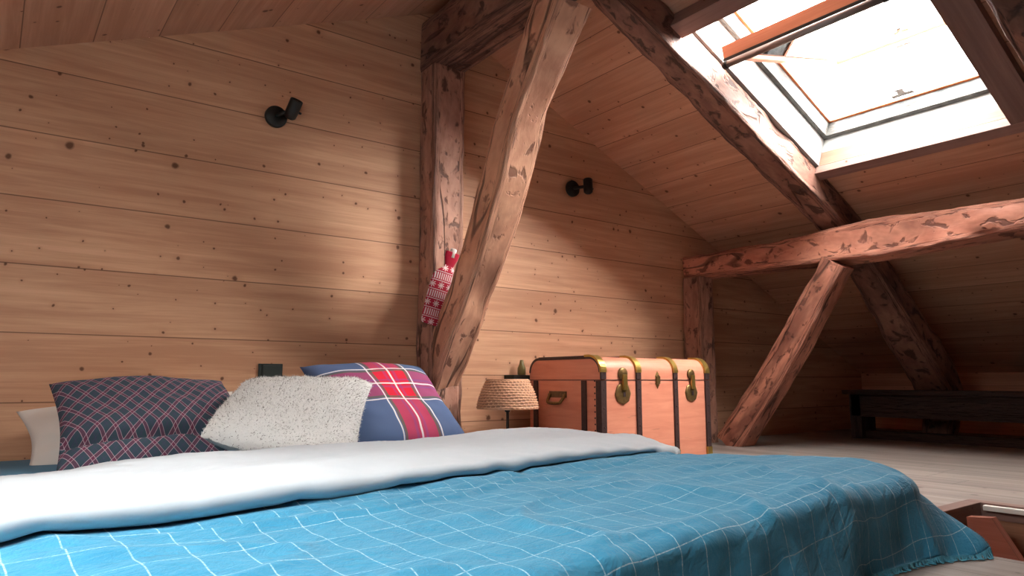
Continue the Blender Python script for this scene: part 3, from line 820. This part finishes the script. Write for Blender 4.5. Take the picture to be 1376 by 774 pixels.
mb = MB(); lathe(mb, [(.013, .28), (.016, .285), (.016, .34), (.012, .345), (0, .345)], 16); part('socket', mb, M['black'], lp)
mb = MB(); lathe(mb, [(0, .345), (.012, .35), (.026, .385), (.022, .41), (0, .425)], 16); part('bulb', mb, M['linen'], lp)
mb = MB(); lathe(mb, [(0, 0), (.08, 0), (.08, .008), (.02, .016), (0, .018)], 32); part('base', mb, M['black'], lp)
tag(lp, 'small table lamp with woven rattan shade on a thin black stem', 'lamp')

# ------------------------------------------------------------------ hot water bottle
hw = empty('hot_water_bottle', (1.935, 3.222, .475), (math.radians(9), math.radians(12), 0))
def bottle_rows(prof, thick, n=40):
    P = []
    for hgt, w in prof:
        tt = thick * min(1.0, w / .06) if w > .0 else 0
        P.append([(w * math.cos(2 * PI * j / n), tt * math.sin(2 * PI * j / n), hgt) for j in range(n)])
    return P
prof = cr([(-.19, .0), (-.188, .055), (-.17, .075), (-.05, .083), (.06, .082), (.10, .066), (.13, .034), (.145, .028)], 6)
P = bottle_rows(prof, .022)
mb = MB(); mb.grid(P, lambda a, b: (P[a][b % 40][0] + .5, P[a][b % 40][2] + .5), True, True); part('knitted_cover', mb, M['nordic'], hw)
prof2 = cr([(.140, .027), (.155, .030), (.185, .040), (.215, .043), (.218, .038), (.205, .03)], 5)
P2 = bottle_rows(prof2, .021)
mb = MB(); mb.grid(P2, lambda a, b: (b * .01, a * .01), True, True); part('collar', mb, M['red_knit'], hw)
mb = MB(); lathe(mb, [(0, .19), (.017, .19), (.018, .235), (.014, .240), (0, .240)], 16); part('stopper', mb, M['linen'], hw)
tag(hw, 'hot water bottle in a red and white snowflake knit cover wedged behind the brace', 'hot water bottle')

# ------------------------------------------------------------------ bed
MX0, MX1, MY0, MY1 = -.14, 2.03, .93, 3.42
bd = empty('bed', (.95, 2.1, FZ))
def mtop(x, y): return -.350 + .042 * max(0, min(1, (y - .93) / 2.1))
def rounded_slab(x0, x1, y0, y1, ztop, zbot, R, nx, ny, amp=0.0, seed=0, flare=None):
    """grid mesh closed with a rounded edge, top follows ztop(x,y)"""
    P = []
    K = 5
    def axis(a0, a1, n):
        L = []
        for i in range(K): L.append((a0 + R - R * math.cos(PI / 2 * i / K), R - R * math.sin(PI / 2 * i / K)))   # (pos, drop)
        for i in range(n + 1): L.append((a0 + R + (a1 - a0 - 2 * R) * i / n, 0))
        for i in range(1, K + 1): L.append((a1 - R + R * math.sin(PI / 2 * i / K), R - R * math.cos(PI / 2 * i / K)))
        return L
    return axis(x0, x1, nx), axis(y0, y1, ny)
mb = MB(); ax, ay = rounded_slab(MX0, MX1, MY0, MY1, None, None, .04, 70, 80)
P = []
for y, dy in ay:
    row = []
    for x, dx in ax:
        z = mtop(x, y) - max(dx, dy) + .004 * noise.noise(Vector((x * 6, y * 6, 0)))
        row.append((x - .95, y - 2.1, z - FZ))
    P.append(row)
mb.grid(P, lambda a, b: (a * .03, b * .03), True)
# skirt to the floor
edge = [P[0][j] for j in range(len(ax))] + [P[i][-1] for i in range(len(ay))] + [P[-1][j] for j in range(len(ax) - 1, -1, -1)] + [P[i][0] for i in range(len(ay) - 1, -1, -1)]
mb.grid([edge, [(e[0], e[1], .0) for e in edge]], lambda a, b: (a * .1, b * .03), False, flip=True)
o = part('mattress', mb, M['sheet'], bd)
tag(bd, 'low double bed mattress with a blue fitted sheet under the covers', 'bed')

# fold line of the duvet
def yf(x): return 1.50 + .165 * x + .012 * math.sin(x * 5 + 1) + .02 * noise.noise(Vector((x * 2.5, 3, 0)))
# blanket top
def btop(x, y):
    t = max(0, min(1, (y - .85) / 1.0))
    zl_, zr_ = -.331 + (.331 - .285) * min(1, t * 1.5), -.226 - .044 * max(0, (t - .25) / .75)
    s = max(-.3, min(1.08, x / 2.05))
    z = zl_ + (zr_ - zl_) * s
    am = 1 - .75 * max(0, min(1, (x - 1.65) / .3))
    z += am * .010 * noise.noise(Vector((x * 3.1 + y * .8, y * 3.1, 1))) + .007 * noise.noise(Vector((x * 3 + y * 2, y * 9 - x * 2, 4))) + .0035 * noise.noise(Vector((x * 11, y * 15, 6)))
    # soft folds roughly parallel to the turned-down edge
    d = y - yf(x)
    z += .016 * math.exp(-((d + .15) / .035) ** 2) * max(0, min(1, (x - .35) * 2)) * max(0, min(1, (1.35 - x) * 2.5))
    z -= .010 * math.exp(-((d + .09) / .03) ** 2)
    w = noise.noise(Vector((x * 1.4, y * 1.4, 12)))
    z += am * .011 * max(0, 1 - abs(w) * 9) * max(0, min(1, (x - .9) * 2))
    w = noise.noise(Vector((x * 2.2 + 5, y * 4.2, 22)))
    z += am * .008 * max(0, 1 - abs(w) * 8)
    e = y - (.925 + .02 * math.sin(x * 3 + 1)); z += .011 * math.exp(-(e / .022) ** 2) * max(0, min(1, (x - .7) * 3)) * max(0, min(1, (1.75 - x) * 4)) - .006 * math.exp(-((e + .035) / .018) ** 2) * max(0, min(1, (x - .7) * 3))
    return z
BX1, BY0 = 2.09, .85      # edges where the blanket drops
R = .045
RC = .15
def drape(u, v):
    """u = X along the bed, v = Y; beyond the edges the cloth hangs"""
    eu, ev = BX1 - R, BY0 + R
    cx_, cy_ = eu - RC, ev + RC
    cor = 0.0
    if u > cx_ and v < cy_:                      # rounded corner of the bed
        dx, dy = u - cx_, v - cy_; L = math.hypot(dx, dy)
        s = max(0, L - RC); nx, ny = dx / L, dy / L
        cu, cv = (u, v) if s == 0 else (cx_ + nx * RC, cy_ + ny * RC)
        cor = 2 * min(abs(nx), abs(ny)) ** 1.0 * .707
    else:
        du, dv = max(0, u - eu), max(0, ev - v); s = max(du, dv)
        nx, ny = (1, 0) if du > dv else (0, -1)
        cu, cv = min(u, eu), max(v, ev)
    z0 = btop(cu, cv)
    # the top already sinks towards the rounded corner
    if cu > cx_ and cv < cy_:
        q = math.hypot(cu - cx_, cv - cy_) / RC; z0 -= .022 * cor * max(0, min(1, q)) ** 3
    if s < 1e-6: return Vector((cu, cv, z0))
    du, dv = abs(nx), abs(ny)
    arc = R * PI / 2
    if s < arc:
        a = s / R; o_ = R * math.sin(a); dz = R * (1 - math.cos(a))
    else:
        h = (s - arc) * (1 - .22 * cor)
        wav = .5 + .5 * math.sin((u * 9 if dv > du else v * 11) + 1.2)
        fl = .05 + .16 * wav * (1 - .6 * cor) + .62 * cor
        fl += .13 * cor * math.sin((math.atan2(dv, du) - .75) * 9)
        o_ = R + h * fl; dz = R + h * math.sqrt(max(.2, 1 - fl * fl))
    z = z0 - dz + (.008 * noise.noise(Vector((u * 9, v * 9, 3))) if s > .03 else 0)
    p = Vector((cu + nx * o_, cv + ny * o_, z))
    k = min(1, s / .12)
    p.x += k * .012 * noise.noise(Vector((u * 8, v * 8, 5))); p.y += k * .016 * noise.noise(Vector((u * 8, v * 8, 8)))
    if p.z < FZ + .012:
        ov = FZ + .012 - p.z; p.z = FZ + .012 + .003 * math.sin(ov * 60); p.x += nx * ov * .5; p.y += ny * ov * .5
    return p
UMIN, UMAX, VMIN = -.55, 2.16, .670
def vmax(u): return yf(min(u, 2.08)) + .06
nu, nv = 300, 170
def grid_uv(u, v):
    a = math.radians(3); U = u + .20 * max(0, u) ** 2; V = (v - .85) * (1.08 + .16 * max(0, u)); return (U * math.cos(a) + V * math.sin(a) + 3, -U * math.sin(a) + V * math.cos(a) + 3)
P = []; UVs = []
for i in range(nv + 1):
    row = []; ur = []
    for j in range(nu + 1):
        u = UMIN + (UMAX - UMIN) * j / nu; v = VMIN + (vmax(u) - VMIN) * i / nv
        row.append(drape(u, v)); ur.append(grid_uv(u, v))
    P.append(row); UVs.append(ur)
mb = MB(); mb.grid(P, lambda a, b: UVs[a][b], True)
bk = mb.build('blanket', M['blanket']); setorigin(bk, (.9, 1.2, -.3))
sm = bk.modifiers.new('thickness', 'SOLIDIFY'); sm.thickness = .004; sm.offset = -1
tag(bk, 'blue bed blanket with thin white grid lines hanging over the foot of the bed', 'blanket')
# fringe on the free edges near the corner
mb = MB(); rnd = random.Random(3)
def strand(p, out):
    L = rnd.uniform(.022, .04); q = [Vector(p)]
    d = Vector((out.x * .3 + rnd.uniform(-.3, .3), out.y * .3 + rnd.uniform(-.3, .3), -1)).normalized()
    for k in range(3):
        nxt = q[-1] + d * L / 3; d = (d + Vector((rnd.uniform(-.25, .25), rnd.uniform(-.25, .25), 0))).normalized()
        if nxt.z < FZ + .004: nxt.z = FZ + .004; 
        q.append(nxt)
    tube(mb, q, [.0022, .002, .0018, .001], 5, cap=False)
for i in range(260):
    u = 1.2 + (UMAX - 1.2) * i / 260; strand(drape(u, VMIN), Vector((0, -1, 0)))
for i in range(190):
    v = VMIN + (1.7 - VMIN) * i / 190; strand(drape(UMAX, v), Vector((1, 0, 0)))
fo = mb.build('fringe', M['fringe']); fo.parent = bk; fo.matrix_parent_inverse = Matrix.Translation(-Vector(bk.location)); fo['kind'] = 'stuff'

# white duvet turned down
DX0, DX1, DYB = -.45, 2.13, 2.70
def dv_pt(x, t):
    """t 0..1 from the fold edge to the head side"""
    y0 = yf(x); return y0 + (DYB - .1 * math.sin(x * 2) - y0) * t
def dtop(x, y):
    d = y - yf(x)
    base = btop(x, min(y, yf(x))) if d < .02 else btop(x, yf(x))
    base = -.285 + .012 * max(0, min(1, x / 2)) 
    z = base + .040 + .016 * max(0, min(1, (1.5 - x)))
    z += .020 * math.exp(-((d - .16) / .14) ** 2)
    z += .030 * math.exp(-(((x - 1.86) / .34) ** 2 + ((y - 2.42) / .26) ** 2))
    z += .012 * math.exp(-(((x - 1.3) / .4) ** 2 + ((y - 2.3) / .3) ** 2))
    z -= .035 * max(0, min(1, (y - 2.35) / .5)) * (1 - .5 * max(0, min(1, x - 1)))
    z -= .040 * max(0, min(1, 1 - x / .55)) * max(0, min(1, (y - 1.6) / .4))
    z -= .020 * max(0, (x - 1.7) / .4) * math.exp(-((d - .02) / .16) ** 2)
    z += .009 * noise.noise(Vector((x * 2.4, y * 2.4, 31))) + .006 * noise.noise(Vector((x * 7, y * 5, 33))) + .003 * noise.noise(Vector((x * 14, y * 20, 35))) + .0015 * noise.noise(Vector((x * 40, y * 55, 37)))
    # creases near the edge
    z += .004 * math.sin(x * 34 + y * 22 + 3 * noise.noise(Vector((x * 5, y * 5, 2)))) * math.exp(-(d / .09) ** 2) * max(0, min(1, (x - 1.0) * 2))
    return z
nx, nt_ = 210, 110
P = []
K = 8
for i in range(-K, nt_ + K + 1):
    row = []
    for j in range(-K, nx + K + 1):
        xx = DX0 + (DX1 - DX0) * max(0, min(nx, j)) / nx
        tt = max(0, min(nt_, i)) / nt_
        y = dv_pt(xx, tt)
        ou = 0
        rr = .030
        zt = dtop(xx, y)
        zb = min(zt - .01, btop(xx, y) + .004) if tt * (DYB - yf(xx)) < .07 else mtop(xx, y) + .012
        if xx > MX1 - .01: zb = min(zb, zt - .045)
        half = max(.006, (zt - zb) / 2); mid = (zt + zb) / 2
        # distance past the ends -> half-round edge
        ai = 0
        ei = (-i if i < 0 else (i - nt_ if i > nt_ else 0)); ej = (-j if j < 0 else (j - nx if j > nx else 0))
        e = max(ei, ej)
        ang = PI * e / K
        off = half * 1.15 * math.sin(ang) if e else 0
        z = mid + half * math.cos(ang)
        x_, y_ = xx, y
        if ei and ei >= ej: y_ += off * (-1 if i < 0 else 1)
        if ej and ej >= ei: x_ += off * (-1 if j < 0 else 1)
        row.append((x_, y_, z))
    P.append(row)
mb = MB(); mb.grid(P, lambda a, b: (a * .02, b * .02), True)
du = mb.build('duvet', M['duvet']); setorigin(du, (.9, 2.1, -.28))
tag(du, 'white duvet edge folded down across the bed over the blue blanket', 'duvet')

# ------------------------------------------------------------------ pillows
def pillow(name, cn, thick, mat, seed, uvw=None, pinch=.05, wr=.006, nrm=None, n=56, fine=0.0, parent=None, fold=None, edges=None):
    """cn = corners (bottom-left, bottom-right, top-right, top-left) in world; a stuffed cushion between them.
    edges = inward (+)/outward(-) bow of bottom,right,top,left"""
    a, b, c, d = [Vector(p) for p in cn]
    N_ = ((b - a).cross(d - a)).normalized()
    w, h = (b - a).length, (d - a).length
    mbx = MB(); F = []; B = []
    for i in range(n + 1):
        fr = []; bkr = []
        for j in range(n + 1):
            u, v = j / n, i / n
            uu = u; vv = v
            e = edges or (pinch, pinch, pinch, pinch)
            p = (a * (1 - u) + b * u) * (1 - v) + (d * (1 - u) + c * u) * v
            su, sv = math.sin(PI * u), math.sin(PI * v)
            p += (d - a).normalized() * (su * ((1 - v) * e[0] - v * e[2])) * h
            p += (b - a).normalized() * (sv * ((1 - u) * e[3] - u * e[1])) * w
            x, y = 2 * u - 1, 2 * v - 1
            prof = (max(0, (1 - x ** 4)) * max(0, (1 - y ** 4))) ** .55
            s = noise.noise(Vector((u * 3 + seed, v * 3, seed))) * wr * 2 + noise.noise(Vector((u * 8 + seed, v * 8, seed))) * wr
            if fold: s += fold(u, v)
            fz = noise.noise(Vector((u * 60, v * 60, seed))) * fine + noise.noise(Vector((u * 25, v * 25, seed))) * fine
            k = min(1, prof * 2.5)
            fr.append(p + N_ * (thick * prof * .5 + s * k + fz)); bkr.append(p - N_ * (thick * prof * .5 + abs(s) * .2 * k))
        F.append(fr); B.append(bkr)
    sc = uvw or (w, h)
    mbx.grid(F, lambda i, j: (j / n * sc[0], i / n * sc[1]), True); mbx.grid(B, lambda i, j: (j / n * sc[0], i / n * sc[1]), True, flip=True)
    o = mbx.build(name, mat, parent, merge=True)
    setorigin(o, (a + b) / 2)
    return o, F, N_
# white pillow leaning on the wall behind the tartan one
o, _, _ = pillow('pillow', [(.15, 3.14, -.325), (.86, 3.12, -.31), (.915, 3.37, -.05), (.105, 3.34, -.12)], .11, M['linen'], 1, pinch=.03, edges=(0, .02, -.02, .04))
tag(o, 'cream pillow standing against the wall, mostly hidden behind the small-check tartan pillow', 'pillow')
def fold1(u, v):
    g = -.055 * math.exp(-((v - .30 + .16 * u * u + .05 * math.sin(u * 7 + .5)) / .05) ** 2) * max(0, min(1, (1.1 - u) * 2)) - .022 * math.exp(-((v - .34 + .38 * (u - .35)) / .03) ** 2) * max(0, min(1, (u - .3) * 4)) * max(0, 1.1 - u)
    g += .018 * math.exp(-((v - .20) / .07) ** 2) * u
    return g
o, _, _ = pillow('pillow', [(.215, 2.86, -.322), (1.0, 2.86, -.322), (.835, 3.26, -.004), (.195, 3.20, -.014)], .16, M['tartan_small'], 4, pinch=.03, fold=fold1, edges=(-.01, .04, -.02, .03), wr=.008)
tag(o, 'dark slate pillow with a small purple and pink diagonal check, leftmost on the bed', 'pillow')
o, _, _ = pillow('pillow', [(1.32, 2.95, -.325), (1.98, 3.00, -.315), (1.83, 3.27, .072), (1.18, 3.25, .062)], .17, M['tartan_big'], 6, uvw=(1, 1), pinch=.03, edges=(0, .02, -.015, .03), wr=.006)
tag(o, 'navy pillow crossed by a wide red tartan band, rightmost on the bed', 'pillow')
pf, F, NN = pillow('pillow', [(.635, 2.72, -.199), (1.22, 2.68, -.318), (1.435, 3.00, -.018), (.88, 3.02, -.004)], .15, M['fur'], 9, pinch=.02, fine=.006, edges=(-.13, .03, -.02, -.03), wr=.01)
tag(pf, 'fluffy off-white fleece pillow in the middle, in front of the other pillows', 'pillow')
mb = MB(); rnd = random.Random(5); nF = len(F) - 1
for q in range(16000):
    i, j = rnd.uniform(0, nF - .01), rnd.uniform(0, nF - .01); i0, j0 = int(i), int(j); fi, fj = i - i0, j - j0
    p = (F[i0][j0] * (1 - fj) + F[i0][j0 + 1] * fj) * (1 - fi) + (F[i0 + 1][j0] * (1 - fj) + F[i0 + 1][j0 + 1] * fj) * fi
    nn_ = (F[i0][j0 + 1] - F[i0][j0]).cross(F[i0 + 1][j0] - F[i0][j0]).normalized()
    d = (nn_ * rnd.uniform(.3, 1) + Vector((rnd.uniform(-1, 1), rnd.uniform(-1, 1), rnd.uniform(-1, .6)))).normalized()
    L = rnd.uniform(.006, .013); s = d.cross(nn_ + Vector((.1, 0, .1))).normalized() * .0011
    mb.quad([p - s, p + s, p + d * L + nn_ * .001], mi=1 if rnd.random() < .13 + .25 * max(0, noise.noise(Vector((i * .25, j * .25, 2)))) else 0)
fu = mb.build('pile', [M['fur'], plain('grey_fleece_fibre', (.20, .18, .17), 1.0)]); fu.parent = pf; fu.matrix_parent_inverse = Matrix.Translation(-Vector(pf.location)); fu['kind'] = 'stuff'
# bunched blue sheet at the left wall corner
